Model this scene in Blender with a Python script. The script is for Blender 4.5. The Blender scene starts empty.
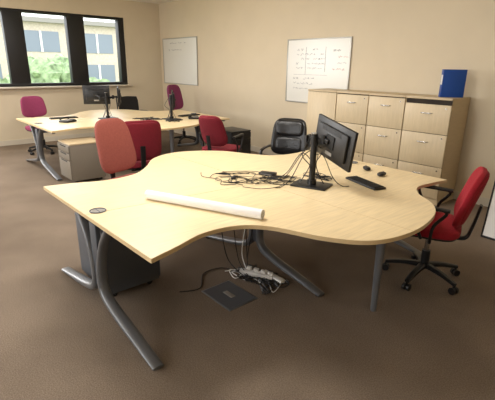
import bpy, bmesh, math, random
from mathutils import Vector, Matrix, Euler
random.seed(4)
sc=bpy.context.scene
sc.view_settings.view_transform='Standard'
sc.view_settings.exposure=-0.05

# ---------------------------------------------------------------- materials
def s2l(c):
    c=c/255.0
    return c/12.92 if c<=0.04045 else ((c+0.055)/1.055)**2.4
def col(r,g,b): return (s2l(r),s2l(g),s2l(b),1)
def mat(name,rgb,rough=0.6,metal=0.0,spec=0.5,noise=0.0,nscale=20.0,bump=0.0,bscale=200.0,stretch=None):
    m=bpy.data.materials.new(name); m.use_nodes=True
    nt=m.node_tree; b=nt.nodes['Principled BSDF']
    c=col(*rgb)
    b.inputs['Base Color'].default_value=c
    b.inputs['Roughness'].default_value=rough
    b.inputs['Metallic'].default_value=metal
    b.inputs['Specular IOR Level'].default_value=spec
    tc=nt.nodes.new('ShaderNodeTexCoord')
    mp=nt.nodes.new('ShaderNodeMapping')
    nt.links.new(tc.outputs['Object'],mp.inputs['Vector'])
    if stretch: mp.inputs['Scale'].default_value=stretch
    if noise>0:
        n=nt.nodes.new('ShaderNodeTexNoise'); n.inputs['Scale'].default_value=nscale
        n.inputs['Detail'].default_value=5
        nt.links.new(mp.outputs[0],n.inputs['Vector'])
        r=nt.nodes.new('ShaderNodeValToRGB')
        r.color_ramp.elements[0].position=0.3; r.color_ramp.elements[1].position=0.7
        r.color_ramp.elements[0].color=(c[0]*(1-noise),c[1]*(1-noise),c[2]*(1-noise),1)
        r.color_ramp.elements[1].color=(min(1,c[0]*(1+noise)),min(1,c[1]*(1+noise)),min(1,c[2]*(1+noise)),1)
        nt.links.new(n.outputs['Fac'],r.inputs['Fac'])
        nt.links.new(r.outputs['Color'],b.inputs['Base Color'])
    if bump>0:
        n2=nt.nodes.new('ShaderNodeTexNoise'); n2.inputs['Scale'].default_value=bscale
        nt.links.new(tc.outputs['Object'],n2.inputs['Vector'])
        bp=nt.nodes.new('ShaderNodeBump'); bp.inputs['Strength'].default_value=bump
        bp.inputs['Distance'].default_value=0.01
        nt.links.new(n2.outputs['Fac'],bp.inputs['Height'])
        nt.links.new(bp.outputs['Normal'],b.inputs['Normal'])
    return m
M={}
M['wall']=mat('wall_paint',(213,199,174),0.85,noise=0.02,nscale=3,bump=0.05,bscale=150)
M['ceil']=mat('ceiling_paint',(235,230,220),0.9,noise=0.02)
M['trim']=mat('trim_paint',(205,196,180),0.5)
M['maple']=mat('maple_top',(237,215,172),0.33,noise=0.09,nscale=6,stretch=(10,0.8,10),bump=0.0)
M['maple_edge']=mat('maple_edge',(214,188,143),0.45,noise=0.04)
M['cab']=mat('maple_cabinet',(196,176,142),0.45,noise=0.05,nscale=7,stretch=(1,1,8))
M['cab2']=mat('maple_cabinet_front',(206,187,153),0.42,noise=0.05,nscale=7,stretch=(8,1,1))
M['gap']=mat('shadow_gap',(38,28,18),0.8)
M['steel']=mat('grey_painted_steel',(114,116,120),0.35,metal=0.35)
M['dsteel']=mat('dark_grey_steel',(80,84,91),0.5,metal=0.1)
M['chrome']=mat('satin_chrome',(190,190,190),0.25,metal=1.0)
M['black']=mat('black_plastic',(20,20,22),0.42)
M['blackm']=mat('black_matte',(14,14,15),0.7)
M['screen']=mat('screen_glass',(8,9,12),0.12)
M['leather']=mat('black_leather',(20,19,21),0.3,noise=0.2,nscale=30,bump=0.25,bscale=60)
M['red']=mat('red_fabric',(154,20,36),0.9,noise=0.12,nscale=60,bump=0.3,bscale=400)
M['dred']=mat('dark_red_fabric',(122,22,38),0.9,noise=0.12,nscale=60,bump=0.3,bscale=400)
M['salmon']=mat('salmon_fabric',(154,82,72),0.9,noise=0.1,nscale=60,bump=0.3,bscale=400)
M['pink']=mat('magenta_fabric',(146,58,96),0.9,noise=0.1,nscale=60,bump=0.3,bscale=400)
M['purple']=mat('plum_fabric',(120,46,86),0.9,noise=0.1,nscale=60)
M['white']=mat('white_plastic',(232,230,226),0.4)
M['paper']=mat('paper',(242,241,240),0.7)
M['wb']=mat('whiteboard_enamel',(222,220,212),0.25)
M['alu']=mat('aluminium',(168,166,160),0.35,metal=0.6)
M['ink']=mat('marker_ink',(96,98,118),0.7)
M['inkr']=mat('marker_ink_red',(170,90,80),0.7)
M['blue']=mat('blue_binder',(20,70,150),0.45)
M['frame']=mat('black_window_frame',(20,20,23),0.45)
M['grey']=mat('grey_plastic',(140,136,130),0.5)
M['pedg']=mat('pedestal_grey',(124,116,104),0.5)
M['bush']=mat('foliage',(140,162,122),0.9,noise=0.5,nscale=6)
M['brick']=mat('pale_brick',(196,184,168),0.9,noise=0.12,nscale=12)
M['grass']=mat('grass',(140,158,110),0.95,noise=0.3,nscale=4)
M['glassd']=mat('far_glass',(120,130,142),0.3)

def carpet():
    m=bpy.data.materials.new('carpet'); m.use_nodes=True
    nt=m.node_tree; b=nt.nodes['Principled BSDF']; b.inputs['Roughness'].default_value=1.0
    b.inputs['Specular IOR Level'].default_value=0.1
    tc=nt.nodes.new('ShaderNodeTexCoord')
    n1=nt.nodes.new('ShaderNodeTexNoise'); n1.inputs['Scale'].default_value=1.6; n1.inputs['Detail'].default_value=9
    n2=nt.nodes.new('ShaderNodeTexNoise'); n2.inputs['Scale'].default_value=150; n2.inputs['Detail'].default_value=5
    for n in(n1,n2): nt.links.new(tc.outputs['Object'],n.inputs['Vector'])
    r1=nt.nodes.new('ShaderNodeValToRGB'); r1.color_ramp.elements[0].position=.35; r1.color_ramp.elements[1].position=.65
    r1.color_ramp.elements[0].color=col(124,110,96); r1.color_ramp.elements[1].color=col(139,124,109)
    r2=nt.nodes.new('ShaderNodeValToRGB'); r2.color_ramp.elements[0].position=.36; r2.color_ramp.elements[1].position=.64
    r2.color_ramp.elements[0].color=(.66,.65,.64,1); r2.color_ramp.elements[1].color=(1.12,1.12,1.12,1)
    nt.links.new(n1.outputs['Fac'],r1.inputs['Fac']); nt.links.new(n2.outputs['Fac'],r2.inputs['Fac'])
    mx=nt.nodes.new('ShaderNodeMix'); mx.data_type='RGBA'; mx.blend_type='MULTIPLY'; mx.inputs[0].default_value=1
    nt.links.new(r1.outputs['Color'],mx.inputs[6]); nt.links.new(r2.outputs['Color'],mx.inputs[7])
    nt.links.new(mx.outputs[2],b.inputs['Base Color'])
    bp=nt.nodes.new('ShaderNodeBump'); bp.inputs['Strength'].default_value=.3; bp.inputs['Distance'].default_value=.004
    nt.links.new(n2.outputs['Fac'],bp.inputs['Height']); nt.links.new(bp.outputs['Normal'],b.inputs['Normal'])
    return m
M['carpet']=carpet()

# ---------------------------------------------------------------- mesh builder
def smooth_path(pts,n=6,closed=False):
    P=[Vector(p) for p in pts]; out=[]
    N=len(P)
    rng=range(N) if closed else range(N-1)
    for i in rng:
        if closed: p0,p1,p2,p3=P[i-1],P[i],P[(i+1)%N],P[(i+2)%N]
        else: p0,p1,p2,p3=P[max(i-1,0)],P[i],P[i+1],P[min(i+2,N-1)]
        for k in range(n):
            t=k/n
            out.append(0.5*((2*p1)+(-p0+p2)*t+(2*p0-5*p1+4*p2-p3)*t*t+(-p0+3*p1-3*p2+p3)*t**3))
    if not closed: out.append(P[-1].copy())
    return out
class B:
    def __init__(s,name):
        s.name=name; s.bm=bmesh.new(); s.mats=[]; s.T=Matrix.Identity(4)
    def mi(s,m):
        if m not in s.mats: s.mats.append(m)
        return s.mats.index(m)
    def box(s,lo,hi,m,bev=0.0,rot=None,seg=2):
        lo=Vector(lo); hi=Vector(hi); c=(lo+hi)/2; d=hi-lo
        tmp=bmesh.new(); bmesh.ops.create_cube(tmp,size=1)
        bmesh.ops.scale(tmp,vec=d,verts=tmp.verts)
        if bev>0: bmesh.ops.bevel(tmp,geom=tmp.edges[:],offset=min(bev,min(d)*.45),segments=seg,affect='EDGES',profile=.5)
        X=Matrix.Translation(c)
        if rot is not None: X=X@Euler(rot).to_matrix().to_4x4()
        s.merge(tmp,m,X)
    def merge(s,tmp,m,X=Matrix.Identity(4)):
        k=s.mi(m); X=s.T@X
        mp={v:s.bm.verts.new(X@v.co) for v in tmp.verts}
        for f in tmp.faces:
            try:
                nf=s.bm.faces.new([mp[v] for v in f.verts]); nf.material_index=k; nf.smooth=True
            except ValueError: pass
        tmp.free()
    def cyl(s,p1,p2,r1,m,r2=None,n=20):
        r2=r1 if r2 is None else r2
        s.sweep([p1,p2],[(r1,r1),(r2,r2)],m,n=n)
    def sweep(s,pts,rad,m,n=10,side=None,sq=2.0,cap=True):
        """pts: list; rad: single or list of (a,b): a along normal, b along side"""
        P=[Vector(p) for p in pts]; N=len(P)
        if not isinstance(rad,list): rad=[(rad,rad)]*N
        if len(rad)!=N:
            R=[]
            for i in range(N):
                t=i/(N-1)*(len(rad)-1); j=min(int(t),len(rad)-2); f=t-j
                R.append((rad[j][0]*(1-f)+rad[j+1][0]*f,rad[j][1]*(1-f)+rad[j+1][1]*f))
            rad=R
        k=s.mi(m); rings=[]; prev=None
        for i in range(N):
            t=(P[min(i+1,N-1)]-P[max(i-1,0)]).normalized()
            if side is not None:
                sd=Vector(side); sd=(sd-t*sd.dot(t)).normalized(); nn=sd.cross(t).normalized()
            else:
                if prev is None:
                    a=Vector((0,0,1)) if abs(t.z)<.9 else Vector((1,0,0)); nn=(a-t*a.dot(t)).normalized()
                else: nn=(prev-t*prev.dot(t)).normalized()
                prev=nn; sd=t.cross(nn)
            ring=[]
            for j in range(n):
                a=2*math.pi*(j+.5)/n; ca,sa=math.cos(a),math.sin(a)
                x=math.copysign(abs(ca)**(2/sq),ca); y=math.copysign(abs(sa)**(2/sq),sa)
                ring.append(s.bm.verts.new(s.T@(P[i]+nn*x*rad[i][0]+sd*y*rad[i][1])))
            rings.append(ring)
        for i in range(N-1):
            for j in range(n):
                f=s.bm.faces.new([rings[i][j],rings[i][(j+1)%n],rings[i+1][(j+1)%n],rings[i+1][j]]); f.material_index=k; f.smooth=True
        if cap:
            for r in (rings[0][::-1],rings[-1]):
                f=s.bm.faces.new(r); f.material_index=k; f.smooth=True
    def poly(s,pts2,z0,z1,m,medge=None,bev=0.004):
        tmp=bmesh.new()
        vs=[tmp.verts.new((p[0],p[1],z0)) for p in pts2]
        f=tmp.faces.new(vs)
        ex=bmesh.ops.extrude_face_region(tmp,geom=[f])
        for v in ex['geom']:
            if isinstance(v,bmesh.types.BMVert): v.co.z=z1
        bmesh.ops.recalc_face_normals(tmp,faces=tmp.faces[:])
        if bev>0:
            es=[e for e in tmp.edges if abs(e.verts[0].co.z-z1)<1e-6 and abs(e.verts[1].co.z-z1)<1e-6]
            bmesh.ops.bevel(tmp,geom=es,offset=bev,segments=2,affect='EDGES')
        k=s.mi(m); ke=s.mi(medge or m)
        mp={v:s.bm.verts.new(s.T@v.co) for v in tmp.verts}
        for f in tmp.faces:
            f.normal_update()
            try:
                nf=s.bm.faces.new([mp[v] for v in f.verts]); nf.material_index=k if abs(f.normal.z)>.9 else ke; nf.smooth=True
            except ValueError: pass
        tmp.free()
    def cushion(s,c,a,b,t,m,rot=(0,0,0),e2=0.45,e1=0.55,bend=0.0,tap=0.0,bendq=0.0,nu=40,nv=14):
        """outline in local XZ (a,b half dims) thickness half t along Y; bend along x^2"""
        R=Euler(rot).to_matrix(); c=Vector(c); k=s.mi(m); rows=[]
        f=lambda w,e: math.copysign(abs(w)**e,w)
        for i in range(nv+1):
            eta=-math.pi/2+math.pi*i/nv; row=[]
            for j in range(nu):
                om=2*math.pi*j/nu
                p=a*f(math.cos(eta),e1)*f(math.cos(om),e2); q=b*f(math.cos(eta),e1)*f(math.sin(om),e2)
                y=t*f(math.sin(eta),e1)
                p*=1+tap*q/b
                y+=bend*p*p/(a*a)+bendq*q*q/(b*b)
                row.append(s.bm.verts.new(s.T@(c+R@Vector((p,y,q)))))
                if i in(0,nv): break
            rows.append(row)
        for i in range(nv):
            A,Bq=rows[i],rows[i+1]
            for j in range(nu):
                j2=(j+1)%nu
                if len(A)==1: vs=[A[0],Bq[j2],Bq[j]]
                elif len(Bq)==1: vs=[A[j],A[j2],Bq[0]]
                else: vs=[A[j],A[j2],Bq[j2],Bq[j]]
                fc=s.bm.faces.new(vs); fc.material_index=k; fc.smooth=True
    def done(s,ang=35,loc=None):
        bmesh.ops.recalc_face_normals(s.bm,faces=s.bm.faces[:])
        me=bpy.data.meshes.new(s.name); s.bm.to_mesh(me); s.bm.free()
        for m in s.mats: me.materials.append(M[m])
        try: me.set_sharp_from_angle(angle=math.radians(ang))
        except Exception: pass
        o=bpy.data.objects.new(s.name,me); sc.collection.objects.link(o)
        if me.vertices:
            xs=[v.co for v in me.vertices]
            c=Vector(((min(v.x for v in xs)+max(v.x for v in xs))/2,(min(v.y for v in xs)+max(v.y for v in xs))/2,min(v.z for v in xs)))
            me.transform(Matrix.Translation(-c)); o.location=c
        return o
def RT(x,y,z=0,deg=0): return Matrix.Translation((x,y,z))@Matrix.Rotation(math.radians(deg),4,'Z')

# ---------------------------------------------------------------- room
XW,YB,XR,YF,H=-9.4,5.35,2.4,-3.6,2.92
def simple(name,boxes,m):
    b=B(name)
    for lo,hi in boxes: b.box(lo,hi,m)
    return b.done()
simple('floor',[((XW-.3,YF-.2,-.1),(XR+.2,YB+.2,0))],'carpet')
simple('ceiling',[((XW-.3,YF-.2,H),(XR+.2,YB+.2,H+.1))],'ceil')
simple('wall_back',[((XW-.3,YB,0),(XR+.2,YB+.2,H))],'wall')
simple('wall_right',[((XR,YF,0),(XR+.2,YB,H))],'wall')
wy0,wy1,wz0,wz1=0.9,4.46,1.13,2.56
vy0,vy1=-2.9,0.2
simple('wall_left',[((XW-.25,YF,0),(XW,YB,wz0)),((XW-.25,YF,wz1),(XW,YB,H)),
  ((XW-.25,YF,wz0),(XW,vy0,wz1)),((XW-.25,vy1,wz0),(XW,wy0,wz1)),((XW-.25,wy1,wz0),(XW,YB,wz1))],'wall')
fx0,fx1=-7.5,-0.5
simple('wall_front',[((XW-.25,YF-.25,0),(XR+.2,YF,wz0)),((XW-.25,YF-.25,wz1),(XR+.2,YF,H)),
  ((XW-.25,YF-.25,wz0),(fx0,YF,wz1)),((fx1,YF-.25,wz0),(XR+.2,YF,wz1))],'wall')
simple('baseboard_back',[((XW,YB-.015,0),(XR,YB,.1))],'trim')
simple('baseboard_left',[((XW,YF,0),(XW+.015,YB-.016,.1))],'trim')
simple('baseboard_right',[((XR-.015,YF,0),(XR,YB-.016,.1))],'trim')
def window_y(name,y0,y1,posts,x0=XW-.2,x1=XW-.04):
    b=B(name)
    b.box((x0,y0,wz0),(x1,y1,wz0+.06),'frame',.004); b.box((x0,y0,wz1-.05),(x1,y1,wz1),'frame',.004)
    for a,c in posts: b.box((x0,a,wz0+.05),(x1,c,wz1-.04),'frame',.004)
    b.done()
window_y('window_1',wy0,wy1,[(wy0,wy0+.06),(2.04,2.39),(3.22,3.57),(4.33,wy1)])
window_y('window_2',vy0,vy1,[(vy0,vy0+.06),(-1.9,-1.6),(-.8,-.5),(vy1-.06,vy1)])
b=B('added_front_window')  # unseen window, added so light reaches the desk from behind the camera
b.box((fx0,YF-.2,wz0),(fx1,YF-.04,wz0+.06),'frame'); b.box((fx0,YF-.2,wz1-.05),(fx1,YF-.04,wz1),'frame')
for x in(fx0,-5.2,-2.9,fx1-.06): b.box((x,YF-.2,wz0),(x+.06,YF-.04,wz1),'frame')
b.done()
b=B('trim_1'); b.box((XW-.04,wy0-.05,wz0-.03),(XW+.12,wy1+.05,wz0),'trim',.006); b.done()

# exterior
b=B('exterior_ground'); b.box((-60,-30,-.4),(XW-.3,40,-.3),'grass'); b.done()
b=B('exterior_building')
b.box((-30,2,-.3),(-24,30,3.5),'brick')
for i in range(9):
    for z in(.5,2.1):
        b.box((-24.05,3+i*2.9,z),(-23.97,4.8+i*2.9,z+1.0),'glassd'); b.box((-23.98,3.85+i*2.9,z),(-23.94,3.95+i*2.9,z+1.0),'white')
b.box((-30.2,1.8,3.5),(-23.7,30.2,3.72),'grey')
b.done()
b=B('garden_hedge')
for i in range(60):
    tmp=bmesh.new(); bmesh.ops.create_icosphere(tmp,subdivisions=3,radius=1)
    r=random.uniform(.25,.55)
    for v in tmp.verts: v.co*=r*(1+random.uniform(-.2,.2))
    y=random.uniform(-1,9)
    b.merge(tmp,'bush',Matrix.Translation((random.uniform(-16,-14.5),y,random.uniform(0,.8)+(.7 if 4<y<5.2 else 0))))
b.done()

# ---------------------------------------------------------------- desk clusters
segs=[
 [(-1.643,.829),(-1.69,1.0),(-1.75,1.2),(-1.725,1.41),(-1.59,1.56),(-1.28,1.69),(-1.09,1.86),(-1.03,2.16),(-1.085,2.50),(-1.2,2.71),(-1.38,2.86),(-1.47,3.02),(-1.465,3.2),(-1.425,3.42)],
 [(-1.425,3.42),(-2.97,3.45)],
 [(-2.97,3.45),(-2.95,3.15),(-3.03,2.93),(-3.22,2.81),(-3.5,2.68),(-3.70,2.41),(-3.73,2.15),(-3.6,1.90),(-3.35,1.70),(-3.17,1.50),(-3.12,1.25),(-3.2,1.0),(-3.24,.80)],
 [(-3.24,.80),(-1.643,.829)]]
OUT=[]
for sg in segs:
    pp=smooth_path([(x,y,0) for x,y in sg],6 if len(sg)>2 else 1)
    OUT+= [(p.x,p.y) for p in pp[:-1]]
def clip(poly,a,bb,c):  # keep a*x+b*y<=c
    out=[]; n=len(poly)
    for i in range(n):
        p,q=poly[i],poly[(i+1)%n]
        dp=a*p[0]+bb*p[1]-c; dq=a*q[0]+bb*q[1]-c
        if dp<=0: out.append(p)
        if (dp<0<dq) or (dq<0<dp):
            t=dp/(dp-dq); out.append((p[0]+(q[0]-p[0])*t,p[1]+(q[1]-p[1])*t))
    return out
CX,CY=-2.40,2.14
def desk_cluster(T):
    b=B('office_desk_cluster'); b.T=T
    g=.0006; sl=.09
    for sx in(1,-1):
        for sy in(1,-1):
            p=OUT
            p=clip(p,-sx,sx*sl,-sx*(-2.44-sl*.82)-g)
            p=clip(p,0,-sy,-sy*CY-g)
            b.poly(p,.695,.72,'maple','maple_edge',.0015)
    def frame(y,xc,reach=.75,topr=.74):
        for sx in(1,-1):
            up=smooth_path([(xc+sx*.24,y,.672),(xc+sx*.13,y,.54),(xc+sx*.06,y,.38),(xc+sx*.045,y,.25),(xc+sx*.085,y,.165),(xc+sx*.22,y,.115),(xc+sx*.48,y,.065),(xc+sx*reach,y,.018)],6)
            b.sweep(up,[(.017,.03),(.018,.032),(.022,.034),(.028,.036),(.023,.038),(.012,.034)],'steel',n=16,side=(0,1,0),sq=2.6)
            b.sweep([(xc+sx*.02,y,.677),(xc+sx*topr,y,.677)],[(.018,.02),(.014,.02)],'steel',n=8,side=(0,1,0),sq=5)
            b.cyl((xc+sx*(reach-.03),y,0),(xc+sx*(reach-.03),y,.012),.022,'black')
        b.box((xc-.05,y-.015,.20),(xc+.05,y+.015,.64),'dsteel',.004)
    frame(.875,-2.48); frame(2.16,-2.37,.72,.9); frame(3.37,-2.20,.7,.7)
    for sx in(1,-1):
        b.box((-2.40+sx*.12-.02,.90,.655),(-2.40+sx*.12+.02,2.13,.69),'steel',.003)
        b.box((-2.30+sx*.12-.02,2.19,.655),(-2.30+sx*.12+.02,3.34,.69),'steel',.003)
    b.box((-2.44,.93,.60),(-2.30,2.10,.605),'dsteel'); b.box((-2.445,.93,.60),(-2.44,2.10,.65),'dsteel'); b.box((-2.30,.93,.60),(-2.295,2.10,.65),'dsteel')
    for x,y in((-1.31,2.30),(-3.45,2.2)):
        b.sweep([(x,y,.0),(x,y,.03),(x,y,.66)],[(.018,.018),(.02,.02),(.032,.032)],'steel',n=18)
        b.cyl((x,y,.66),(x,y,.695),.055,'steel')
    for x,y in((-2.46,.90),(-2.30,3.33)):
        b.cyl((x,y,.715),(x,y,.7215),.048,'alu',n=28); b.cyl((x,y,.7216),(x,y,.7225),.036,'grey',n=24)
        b.sweep([(x+.048*math.cos(a*.3),y+.048*math.sin(a*.3),.722) for a in range(22)],.004,'dsteel',n=6)
        b.sweep([(x-.04,y,.723),(x+.04,y,.723)],.003,'dsteel',n=6)
    return b.done()
desk_cluster(Matrix.Identity(4))
desk_cluster(Matrix.Translation((-5.94,1.67,0))@Matrix.Diagonal((1.1,1.1,1,1))@Matrix.Translation((1.643,-.829,0)))

def pedestal(x,y,deg,body='dsteel',w=.42,d=.55,h=.56,top='grey'):
    b=B('mobile_pedestal'); b.T=RT(x,y,0,deg)
    b.box((-w/2,-d/2,.045),(w/2,d/2,h-.02),body,.004)
    b.box((-w/2-.003,-d/2-.003,h-.02),(w/2+.003,d/2+.003,h),top,.005)
    z=.06
    for hh in(.27,.10,.10):
        b.box((-w/2+.006,-d/2-.016,z),(w/2-.006,-d/2-.001,z+hh-.006),body,.003)
        b.box((-w/4,-d/2-.019,z+hh-.03),(w/4,-d/2-.015,z+hh-.014),'blackm',.001)
        z+=hh+.003
    for sx in(-1,1):
        for sy in(-1,1):
            b.cyl((sx*(w/2-.05)-.01,sy*(d/2-.06),.022),(sx*(w/2-.05)+.01,sy*(d/2-.06),.022),.022,'black')
            b.cyl((sx*(w/2-.05),sy*(d/2-.06),.03),(sx*(w/2-.05),sy*(d/2-.06),.05),.012,'black')
    return b.done()
pedestal(-2.83,1.155,180,'dsteel',.52,.40,.52,'dsteel')
pedestal(-5.94,2.03,0,'pedg',.46,.46,.56,'cab')
pedestal(-5.52,4.42,90,'blackm',.42,.5,.56,'black')

# ---------------------------------------------------------------- chairs
def task_chair(x,y,deg,fab,name='office_chair',seat=.46,bz=.80,bh=.24,bw=.22,arms=True,tilt=-10,tap=-.08,e2=.5,bt=.035,shell=None,br=0):
    b=B(name); b.T=RT(x,y,0,deg)   # faces local +Y
    shell=shell or fab
    for i in range(5):
        a=math.radians(72*i+18+br); ca,sa=math.cos(a),math.sin(a)
        b.sweep(smooth_path([(ca*.03,sa*.03,.115),(ca*.16,sa*.16,.105),(ca*.29,sa*.29,.075)],4),[(.022,.03),(.014,.018)],'black',n=8,sq=3)
        cx,cy=ca*.285,sa*.285; px,py=-sa,ca
        for k in(-1,1):
            b.cyl((cx+px*.006*k,cy+py*.006*k,.027),(cx+px*.026*k,cy+py*.026*k,.027),.027,'black',n=16)
        b.cyl((cx,cy,.03),(cx,cy,.075),.009,'black',n=8)
    b.cyl((0,0,.09),(0,0,.24),.032,'black'); b.cyl((0,0,.22),(0,0,seat-.07),.018,'chrome')
    b.box((-.11,-.13,seat-.085),(.11,.13,seat-.045),'black',.012)
    b.cushion((0,.02,seat),.245,.235,.045,fab,rot=(math.radians(-90),0,0),e2=.5,e1=.5,bend=-.0)
    b.cushion((0,.02,seat-.035),.23,.22,.02,'black',rot=(math.radians(-90),0,0),e2=.5,e1=.5)
    t=math.radians(tilt)
    sp=smooth_path([(0,-.10,seat-.065),(0,-.24,seat-.07),(0,-.28,seat+.02),(0,-.285+.1*math.sin(t),bz-.05)],6)
    b.sweep(sp,[(.012,.03),(.012,.028),(.01,.03)],'black',n=10,side=(1,0,0),sq=3.5)
    b.cushion((0,-.235,bz),bw,bh,bt,fab,rot=(-t,0,0),e2=e2,e1=.55,bend=.035,tap=tap)
    b.cushion((0,-.262,bz),bw*.9,bh*.9,.02,shell,rot=(-t,0,0),e2=e2,e1=.5,bend=.033,tap=tap)
    if arms:
        for k in(-1,1):
            p=smooth_path([(k*.12,-.02,seat-.065),(k*.27,-.02,seat-.05),(k*.285,-.03,seat+.08),(k*.28,-.10,seat+.19),(k*.28,.02,seat+.215),(k*.28,.13,seat+.20),(k*.285,.10,seat+.10),(k*.275,.04,seat-.03)],5)
            b.sweep(p,.012,'black',n=8)
            b.sweep([(k*.28,-.12,seat+.205),(k*.28,.12,seat+.218)],[(.012,.024),(.014,.026)],'black',n=10,side=(1,0,0),sq=3)
    return b.done()
task_chair(-1.33,3.02,112,'red',arms=True,bz=.71,bh=.22,bw=.23,tilt=-16,e2=.55)
task_chair(-3.80,1.77,-72,'salmon',arms=False,bz=.81,bh=.27,bw=.22,tilt=-12,tap=-.1)
task_chair(-4.63,2.24,78,'dred',arms=False,bz=.75,bh=.24,bw=.25,tilt=-8,tap=-.02,e2=.4)
task_chair(-4.66,3.54,20,'dred',arms=True,bz=.74,bh=.23,bw=.20,tilt=-22)
task_chair(-8.25,2.15,-80,'pink',arms=False,bz=.82,bh=.19,bw=.22)
task_chair(-7.62,4.80,-70,'purple',arms=False,bz=.93,bh=.26,bw=.22)
def leather(x,y,deg):
    b=B('leather_office_chair'); b.T=RT(x,y,0,deg)
    for i in range(5):
        a=math.radians(72*i); ca,sa=math.cos(a),math.sin(a)
        b.sweep([(ca*.03,sa*.03,.115),(ca*.29,sa*.29,.075)],[(.022,.03),(.014,.018)],'black',n=8,sq=3)
        for k in(-1,1): b.cyl((ca*.285-sa*.006*k,sa*.285+ca*.006*k,.027),(ca*.285-sa*.026*k,sa*.285+ca*.026*k,.027),.027,'black',n=16)
        b.cyl((ca*.285,sa*.285,.03),(ca*.285,sa*.285,.075),.009,'black',n=8)
    b.cyl((0,0,.09),(0,0,.38),.028,'black'); b.box((-.12,-.14,.37),(.12,.14,.41),'black',.01)
    b.cushion((0,.03,.46),.26,.25,.055,'leather',rot=(math.radians(-90),0,0),e2=.45,e1=.5)
    b.cushion((0,-.24,.75),.22,.23,.05,'leather',rot=(math.radians(10),0,0),e2=.45,e1=.6,bend=.06,tap=-.08)
    b.cushion((0,-.205,.86),.17,.10,.035,'leather',rot=(math.radians(12),0,0),e2=.5,e1=.7,bend=.03)
    b.cushion((0,-.19,.66),.17,.10,.035,'leather',rot=(math.radians(8),0,0),e2=.5,e1=.7,bend=.03)
    b.sweep(smooth_path([(0,-.1,.39),(0,-.28,.41),(0,-.30,.6)],5),[(.012,.035)]*2,'black',n=8,side=(1,0,0))
    for k in(-1,1):
        b.sweep(smooth_path([(k*.22,-.22,.63),(k*.26,-.12,.63),(k*.27,.1,.62),(k*.26,.14,.54),(k*.24,.1,.44)],5),[(.016,.02)]*2,'leather',n=10)
    return b.done()
leather(-3.46,3.60,-150)
def mesh_chair(x,y,deg):
    b=B('visitor_chair'); b.T=RT(x,y,0,deg)
    b.cushion((0,.02,.45),.23,.22,.025,'black',rot=(math.radians(-90),0,0))
    b.cushion((0,-.23,.78),.23,.17,.015,'blackm',rot=(math.radians(8),0,0),e2=.4,bend=.03)
    for k in(-1,1):
        b.sweep(smooth_path([(k*.25,.22,.012),(k*.25,-.0,.012),(k*.25,-.24,.012)],3),.012,'black',n=8)
        b.sweep([(k*.25,.2,.012),(k*.24,.18,.45)],.012,'black',n=8)
        b.sweep(smooth_path([(k*.25,-.22,.012),(k*.24,-.2,.45),(k*.23,-.27,.93)],4),.012,'black',n=8)
        b.sweep(smooth_path([(k*.24,.18,.45),(k*.26,.16,.64),(k*.26,-.1,.66),(k*.235,-.23,.65)],4),.012,'black',n=8)
    b.sweep([(-.23,-.27,.93),(0,-.25,.945),(.23,-.27,.93)],.012,'black',n=8)
    return b.done()
mesh_chair(-8.05,3.90,-85)

# ---------------------------------------------------------------- cabinets
def filing(x0,x1,rows=3,drawers=True,h=1.27,yf=4.86,slot=False,name='filing_cabinet'):
    b=B(name); y1=YB-.03
    b.box((x0+.002,yf+.02,.0),(x1-.002,y1,.08),'cab')
    b.box((x0+.001,yf+.018,.08),(x1-.001,y1,h-.025),'cab')
    b.box((x0+.001,yf-.004,h-.025),(x1-.001,y1,h),'cab',.003)
    z=h-.03; b.box((x0+.006,yf+.014,.085),(x1-.006,yf+.0185,h-.026),'gap')
    if drawers:
        n=rows; hh=(z-.085)/n
        for i in range(n):
            za=.085+i*hh; zb=za+hh-.006
            if slot and i==n-1:
                b.box((x0+.05,yf+.010,zb-.045),(x1-.004,yf+.016,zb),'gap'); zb-=.045
            b.box((x0+.004,yf,za),(x1-.004,yf+.016,zb),'cab2',.003)
            zc=zb-.10; xc=(x0+x1)/2
            b.sweep(smooth_path([(xc-.07,yf,zc),(xc-.055,yf-.022,zc),(xc,yf-.03,zc),(xc+.055,yf-.022,zc),(xc+.07,yf,zc)],4),[(.006,.004)]*2,'chrome',n=8)
            b.cyl((x1-.06,yf-.004,zb-.04),(x1-.06,yf,zb-.04),.009,'chrome',n=12)
    else:
        xc=(x0+x1)/2
        b.box((x0+.004,yf,.085),(x1-.004,yf+.016,z),'cab2',.003)
        b.cyl((x1-.06,yf-.02,.75),(x1-.06,yf,.75),.01,'chrome',n=12)
    return b.done()
filing(-4.25,-3.72,drawers=False,name='storage_cupboard')
filing(-3.715,-3.20); filing(-3.195,-2.68); filing(-2.675,-2.11,slot=True)

def binder(x,y,z,deg,w=.075,d=.27,h=.31):
    b=B('box_file'); b.T=RT(x,y,z,deg)
    b.box((-w/2,-d/2,0),(-w/2+.004,d/2,h),'blue',.001); b.box((w/2-.004,-d/2,0),(w/2,d/2,h),'blue',.001)
    b.box((-w/2,-d/2,0),(w/2,-d/2+.004,h),'blue',.001)
    b.box((-w/2+.005,-d/2+.01,.005),(w/2-.005,d/2-.01,h-.012),'paper')
    b.box((-w/2+.015,-d/2-.001,.14),(w/2-.015,-d/2,.25),'white')
    b.sweep([(.018*math.cos(a*.35),-d/2-.001,.07+.018*math.sin(a*.35)) for a in range(19)],.002,'chrome',n=6)
    return b.done()
binder(-2.24,5.08,1.27,-50,w=.09,d=.25)

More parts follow.
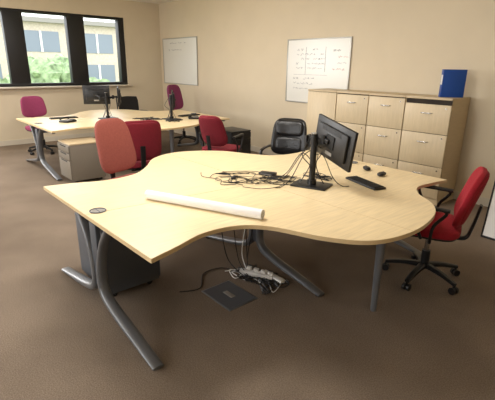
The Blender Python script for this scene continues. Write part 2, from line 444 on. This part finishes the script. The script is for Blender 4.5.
# ---------------------------------------------------------------- whiteboards
def whiteboard(x0,x1,z0,z1,scr):
    b=B('whiteboard'); y=YB
    b.box((x0,y-.015,z0),(x1,y-.001,z1),'wb')
    f=.018
    for lo,hi in(((x0-f,z0-f),(x1+f,z0)),((x0-f,z1),(x1+f,z1+f)),((x0-f,z0),(x0,z1)),((x1,z0),(x1+f,z1))):
        b.box((lo[0],y-.022,lo[1]),(hi[0],y-.001,hi[1]),'alu',.003)
    for (xa,xb,za,n,m) in scr:
        x=xa
        while x<xb:
            L=random.uniform(.03,.09)
            if random.random()<.8:
                pts=[(x+L*t/6,y-.0162,za+random.uniform(-.012,.018)) for t in range(7)]
                b.sweep(smooth_path(pts,2),.0018,m,n=4)
            x+=L+.025
    return b
wb=whiteboard(-9.25,-7.86,1.17,2.14,[(-9.0,-8.3,2.05,1,'ink'),(-9.0,-8.5,1.9,1,'ink')]); wb.done()
scr=[(-4.95,-4.4,1.84-.07*i,1,'ink') for i in range(5)]+[(-4.2,-3.95,1.82-.09*i,1,'inkr' if i%2 else 'ink') for i in range(4)]+[(-5.0,-4.6,1.40-.08*i,1,'ink') for i in range(3)]
wb=whiteboard(-5.15,-3.90,1.03,1.99,scr)
for p,q in(((-4.75,1.88),(-4.75,1.46)),((-4.35,1.88),(-4.35,1.51)),((-5.0,1.46),(-4.3,1.46))):
    wb.sweep([(p[0],YB-.0162,p[1]),(q[0],YB-.0162,q[1])],.002,'ink',n=4)
wb.done()
b=B('framed_board'); b.T=RT(-.86,4.26,0,-4)@Matrix.Rotation(math.radians(-7),4,'X')
b.box((-.5,-.012,.02),(.5,.012,.77),'paper')
for lo,hi in(((-.515,.0),(.515,.02)),((-.515,.77),(.515,.79)),((-.515,.02),(-.5,.77)),((.5,.02),(.515,.77))):
    b.box((lo[0],-.018,lo[1]),(hi[0],.018,hi[1]),'black',.003)
b.T=RT(-.86,4.26,0,-4)
for k in(-1,1):
    b.sweep([(k*.4,.08,.6),(k*.4,.34,.01)],.01,'black',n=8)
b.done()

# ---------------------------------------------------------------- monitors
def monitor(c,deg,tilt=0,w=.50,h=.30,roll=0):
    b=B('computer_monitor')
    b.T=Matrix.Translation(c)@Matrix.Rotation(math.radians(deg),4,'Z')@Matrix.Rotation(math.radians(tilt),4,'X')@Matrix.Rotation(math.radians(roll),4,'Y')
    b.box((-w/2,-.012,-h/2),(w/2,.012,h/2),'black',.004)        # screen faces +Y
    b.box((-w/2+.012,.0122,-h/2+.018),(w/2-.012,.0128,h/2-.012),'screen')
    b.box((-w/2+.05,-.035,-h/2+.04),(w/2-.05,-.011,h/2-.04),'black',.012)
    b.box((-.05,-.043,-.05),(.05,-.034,.05),'blackm',.003)
    for i in range(6): b.box((-.12,-.0365,.065+i*.006),(.12,-.035,.068+i*.006),'blackm')
    b.box((-.04,-.0372,-.10),(.04,-.035,-.075),'grey')
    return b.done()
def mstand(x,y,deg,ends,z0=.72,ph=.42,azz=.33,r=.019,loops=True):
    b=B('monitor_stand'); b.T=Matrix.Translation((x,y,z0))@Matrix.Rotation(math.radians(deg),4,'Z')
    b.box((-.14,-.10,0),(.14,.10,.014),'black',.006)
    b.cyl((0,0,.012),(0,0,.05),.035,'black'); b.cyl((0,0,.04),(0,0,ph),r,'black')
    b.cyl((0,0,azz-.03),(0,0,azz+.03),.03,'black'); b.cyl((0,0,ph),(0,0,ph+.006),r+.003,'chrome')
    I=b.T.inverted()
    for e in ends:
        p=I@Vector(e); mid=Vector((p.x*.55-p.y*.2,p.y*.55+p.x*.2,azz+.01))
        b.sweep([(0,0,azz),mid],[(.02,.014),(.016,.012)],'black',n=8,sq=3)
        b.cyl(mid+Vector((0,0,-.03)),mid+Vector((0,0,.03)),.02,'black')
        b.sweep([mid,p],[(.016,.012),(.016,.012)],'black',n=8,sq=3)
    if loops:
        for k in range(4):
            a=k*1.7+2
            R_=.05+.05*(k%2)
            b.sweep(smooth_path([(.03*math.cos(a),.03*math.sin(a),azz+.05-.03*k),(R_*math.cos(a+.4),R_*math.sin(a+.4),azz-.10),(.03*math.cos(a+.8),.03*math.sin(a+.8),.15),(.09*math.cos(a+1.2),.09*math.sin(a+1.2),.02)],5),.0035,'black',n=6)
    return b
def vesa(c,deg):
    a=math.radians(deg); return (c[0]+math.sin(a)*.05,c[1]-math.cos(a)*.05,c[2])
c1=(-1.88,2.47,1.07)
monitor(c1,-17,0,w=.47,h=.29,roll=10)
st=mstand(-2.01,2.40,20,[vesa(c1,-17)],r=.024,ph=.40,azz=.35)
# second, empty arm folded away from the screen with its mounting plate
st.sweep([(0,0,.30),(-.05,.10,.31),(-.09,.16,.31)],[(.018,.012)]*2,'black',n=8,sq=3)
st.cyl((-.09,.16,.27),(-.09,.16,.36),.018,'black')
st.box((-.125,.125,.24),(-.11,.225,.36),'black',.003)
for k,(ex,ey) in enumerate(((-.34,-.10),(-.22,-.22),(.26,.12),(-.40,.05))):
    st.sweep(smooth_path([(0,0,.33-.05*k),(ex*.25,ey*.25,.24),(ex*.55,ey*.55,.07),(ex*.8,ey*.8,.006),(ex,ey,.005)],6),.0033,'black',n=6)
st.done()
c3=(-6.95,2.72,1.10); c4=(-6.85,3.05,1.07)
monitor(c3,60,w=.42); monitor(c4,155); mstand(-6.80,2.82,90,[vesa(c3,60),vesa(c4,155)]).done()
c5=(-6.28,3.75,1.02); monitor(c5,150); mstand(-6.12,3.62,10,[vesa(c5,150)],ph=.4).done()

# ---------------------------------------------------------------- desk things
def keyboard(x,y,deg,s=1.0):
    b=B('computer_keyboard'); b.T=RT(x,y,.7202,deg)@Matrix.Diagonal((s,s,1,1))
    b.box((-.215,-.065,.0),(.215,.065,.016),'black',.005)
    for r in range(5):
        for k in range(14): b.box((-.2+k*.0285,-.055+r*.0225,.015),(-.2+k*.0285+.024,-.055+r*.0225+.018,.021),'blackm',.002)
    return b.done()
def mouse(x,y,deg):
    b=B('computer_mouse'); b.T=RT(x,y,.7202,deg)
    b.cushion((0,0,.016),.03,.055,.0155,'black',rot=(math.radians(-90),0,0),e2=.8,e1=.8)
    b.cyl((0,.03,.028),(0,.035,.031),.006,'grey',n=8)
    return b.done()
keyboard(-1.78,2.77,-18,.85)
mouse(-1.84,3.10,10); mouse(-2.04,3.18,50)
keyboard(-7.25,2.25,85); keyboard(-6.4,4.15,100)
def phone(x,y,deg):
    b=B('desk_phone'); b.T=RT(x,y,.7202,deg)
    b.box((-.09,-.1,.0),(.09,.1,.03),'black',.01); b.box((-.02,-.08,.028),(.08,.02,.036),'grey',.003); b.box((-.0,.04,.028),(.08,.085,.04),'screen',.003)
    b.sweep(smooth_path([(-.06,-.09,.05),(-.06,-.05,.06),(-.06,.05,.06),(-.06,.09,.05)],4),[(.018,.02),(.012,.015),(.018,.02)],'black',n=10)
    return b.done()
phone(-6.0,3.98,60); phone(-6.75,2.15,30)

def cables(name,cx,cy,z,rx,ry,n,m='black',r=.0035,ang=0,plugs=3,lift=.015):
    b=B(name); b.T=RT(cx,cy,z,ang)
    for i in range(n):
        a=random.uniform(0,6.28); da=random.uniform(-1,1); x,y=random.uniform(-rx,rx)*.9,random.uniform(-ry,ry)*.9; pts=[]
        for k in range(14):
            pts.append((x,y,r+random.random()*lift))
            da=max(-1.3,min(1.3,da+random.uniform(-.7,.7))); a+=da
            st=.06+random.random()*.05
            nx,ny=x+math.cos(a)*st,y+math.sin(a)*st
            if abs(nx)>rx or abs(ny)>ry:
                a=math.atan2(-y,-x)+random.uniform(-.5,.5); nx,ny=x+math.cos(a)*st,y+math.sin(a)*st
            x,y=nx,ny
        pts[0]=(pts[0][0],pts[0][1],r); pts[-1]=(pts[-1][0],pts[-1][1],r)
        b.sweep(smooth_path(pts,5),r,m,n=6)
    for i in range(plugs):
        x,y=random.uniform(-rx,rx)*.8,random.uniform(-ry,ry)*.8
        b.box((x-.02,y-.010,0),(x+.02,y+.010,.014),m,.004,)
    return b
c=cables('cable_tangle',-2.40,2.18,.7205,.36,.20,8,r=.0026,ang=36,plugs=5)
I=c.T.inverted()
for pts in ([(-2.62,1.98),(-2.5,2.12),(-2.3,2.06),(-2.2,2.2),(-2.05,2.28)],[(-2.75,2.1),(-2.6,2.3),(-2.4,2.38),(-2.25,2.30),(-2.1,2.42)],[(-2.3,1.95),(-2.15,2.0),(-2.12,2.15),(-2.2,2.3)],[(-2.66,1.9),(-2.72,2.0),(-2.64,2.08),(-2.52,2.02)],[(-2.85,1.95),(-2.72,1.88),(-2.55,1.93),(-2.45,1.86),(-2.38,1.95)]):
    c.sweep(smooth_path([I@Vector((x,y,.7235+.012*random.random())) for x,y in pts],8),.0026,'black',n=6)
c.done()
c=cables('cable_tangle',-2.16,2.64,.7205,.18,.10,3,r=.0026,plugs=1); c.done()
cables('cable_tangle',-6.35,3.30,.7205,.22,.2,6).done()
cables('cable_tangle',-5.95,3.55,.7205,.18,.16,4).done()
b=B('laptop_dock'); b.T=RT(-2.46,2.36,.7203,25); b.box((-.07,-.04,0),(.07,.04,.022),'black',.006); b.box((-.05,-.0405,.008),(.05,-.0395,.014),'grey'); b.done()
c=cables('power_strip',-2.16,2.00,0,.26,.16,11,'black',.004)
c.box((-.16,-.03,0),(.12,.03,.04),'white',.008,rot=(0,0,.5)); c.box((-.02,.05,0),(.2,.10,.035),'white',.008)
for k in range(4): c.box((-.12+k*.06,-.02+k*.02,.036),(-.08+k*.06,.01+k*.02,.06),'white',.005,rot=(0,0,.5))
for i in range(3):
    pts=[(random.uniform(-.25,.25),random.uniform(-.15,.15),.006) for _ in range(6)]
    c.sweep(smooth_path(pts,6),.004,'white',n=6)
for k,(mm,dx,dy) in enumerate((('black',0,0),('black',.03,-.10),('white',-.02,-.05),('black',.02,-.22),('black',-.01,-.32))):
    c.sweep(smooth_path([(-.16+.05*k,.02-.03*k,.01),(-.22+dx*2,.08+dy*.6,.10),(-.19+dx,.10+dy,.36+.03*k),(-.20+dx*.5,.08+dy,.59)],6),.004,mm,n=6)
c.sweep(smooth_path([(-.1,-.05,.005),(-.3,-.12,.005),(-.32,-.3,.005),(-.15,-.45,.005),(-.2,-.6,.005)],6),.004,'black',n=6)
c.done()
b=B('floor_box'); b.T=RT(-2.10,1.66,0,0)
b.box((-.17,-.13,.0),(.17,.13,.004),'steel',.001); b.box((-.16,-.12,.004),(.16,.12,.006),'dsteel'); b.box((-.05,-.02,.006),(.05,.02,.009),'grey',.001)
b.done()

# paper roll
b=B('paper_roll'); p1=Vector((-2.49,1.26,.752)); p2=Vector((-1.70,1.60,.752)); d=(p2-p1).normalized()
b.sweep([p1,p2],.031,'paper',n=28)
nrm=d.cross(Vector((0,0,1)))
for e,s_ in((p1,-1),(p2,1)):
    sp=[e+d*s_*.0008+(nrm*math.cos(a*.4)+Vector((0,0,1))*math.sin(a*.4))*(.006+.0005*a) for a in range(46)]
    b.sweep(sp,.0007,'grey',n=4)
b.done()

# ---------------------------------------------------------------- lights
def area(name,loc,rot,sx,sy,power,c=(1,1,1)):
    l=bpy.data.lights.new(name,'AREA'); l.shape='RECTANGLE'; l.size=sx; l.size_y=sy; l.energy=power; l.color=c
    o=bpy.data.objects.new(name,l); o.location=loc; o.rotation_euler=rot; sc.collection.objects.link(o); return o
area('daylight_left',(XW-.35,(vy0+vy1)/2,(wz0+wz1)/2),(0,math.radians(-90),0),1.4,3.0,390,(1,.98,.96))
area('fill_front',((fx0+fx1)/2,YF-.35,(wz0+wz1)/2),(math.radians(90),0,0),6.8,1.4,130,(1,.98,.96))  # fill lamp added outside the unseen front window
def fill_lum(x,y,p):
    b=B('added_light_body'); b.T=RT(x,y,H,0)  # unseen luminaire body, added to hold the fill lamp below
    b.box((-.3,-.6,-.05),(.3,.6,0),'white',.006)
    for k in(-1,0,1): b.box((k*.18-.01,-.58,-.055),(k*.18+.01,.58,-.05),'alu')
    b.done()
    area('added_ceiling_fill',(x,y,H-.07),(0,0,0),.55,1.15,p,(1,.96,.9))  # added fill lamp; the room's own ceiling lights are off
fill_lum(-5.2,2.6,48); fill_lum(-2.9,1.6,60); fill_lum(-7.6,1.0,44)
w=bpy.data.worlds.new('world'); sc.world=w; w.use_nodes=True
bg=w.node_tree.nodes['Background']; bg.inputs[0].default_value=(.95,.98,1,1); bg.inputs[1].default_value=3.6

# ---------------------------------------------------------------- camera
cam=bpy.data.cameras.new('camera'); cam.lens=30.25; cam.sensor_width=36
co=bpy.data.objects.new('camera',cam); sc.collection.objects.link(co); sc.camera=co
yaw=math.radians(49); pit=math.radians(18); rl=.0135
fh=Vector((-math.sin(yaw),math.cos(yaw),0)); rt=Vector((math.cos(yaw),math.sin(yaw),0))
fw=fh*math.cos(pit)+Vector((0,0,-math.sin(pit))); up=rt.cross(fw)
r2=rt*math.cos(rl)+up*math.sin(rl); u2=up*math.cos(rl)-rt*math.sin(rl)
R=Matrix((r2,u2,-fw)).transposed()
co.matrix_world=Matrix.Translation((0,0,1.6))@R.to_4x4()
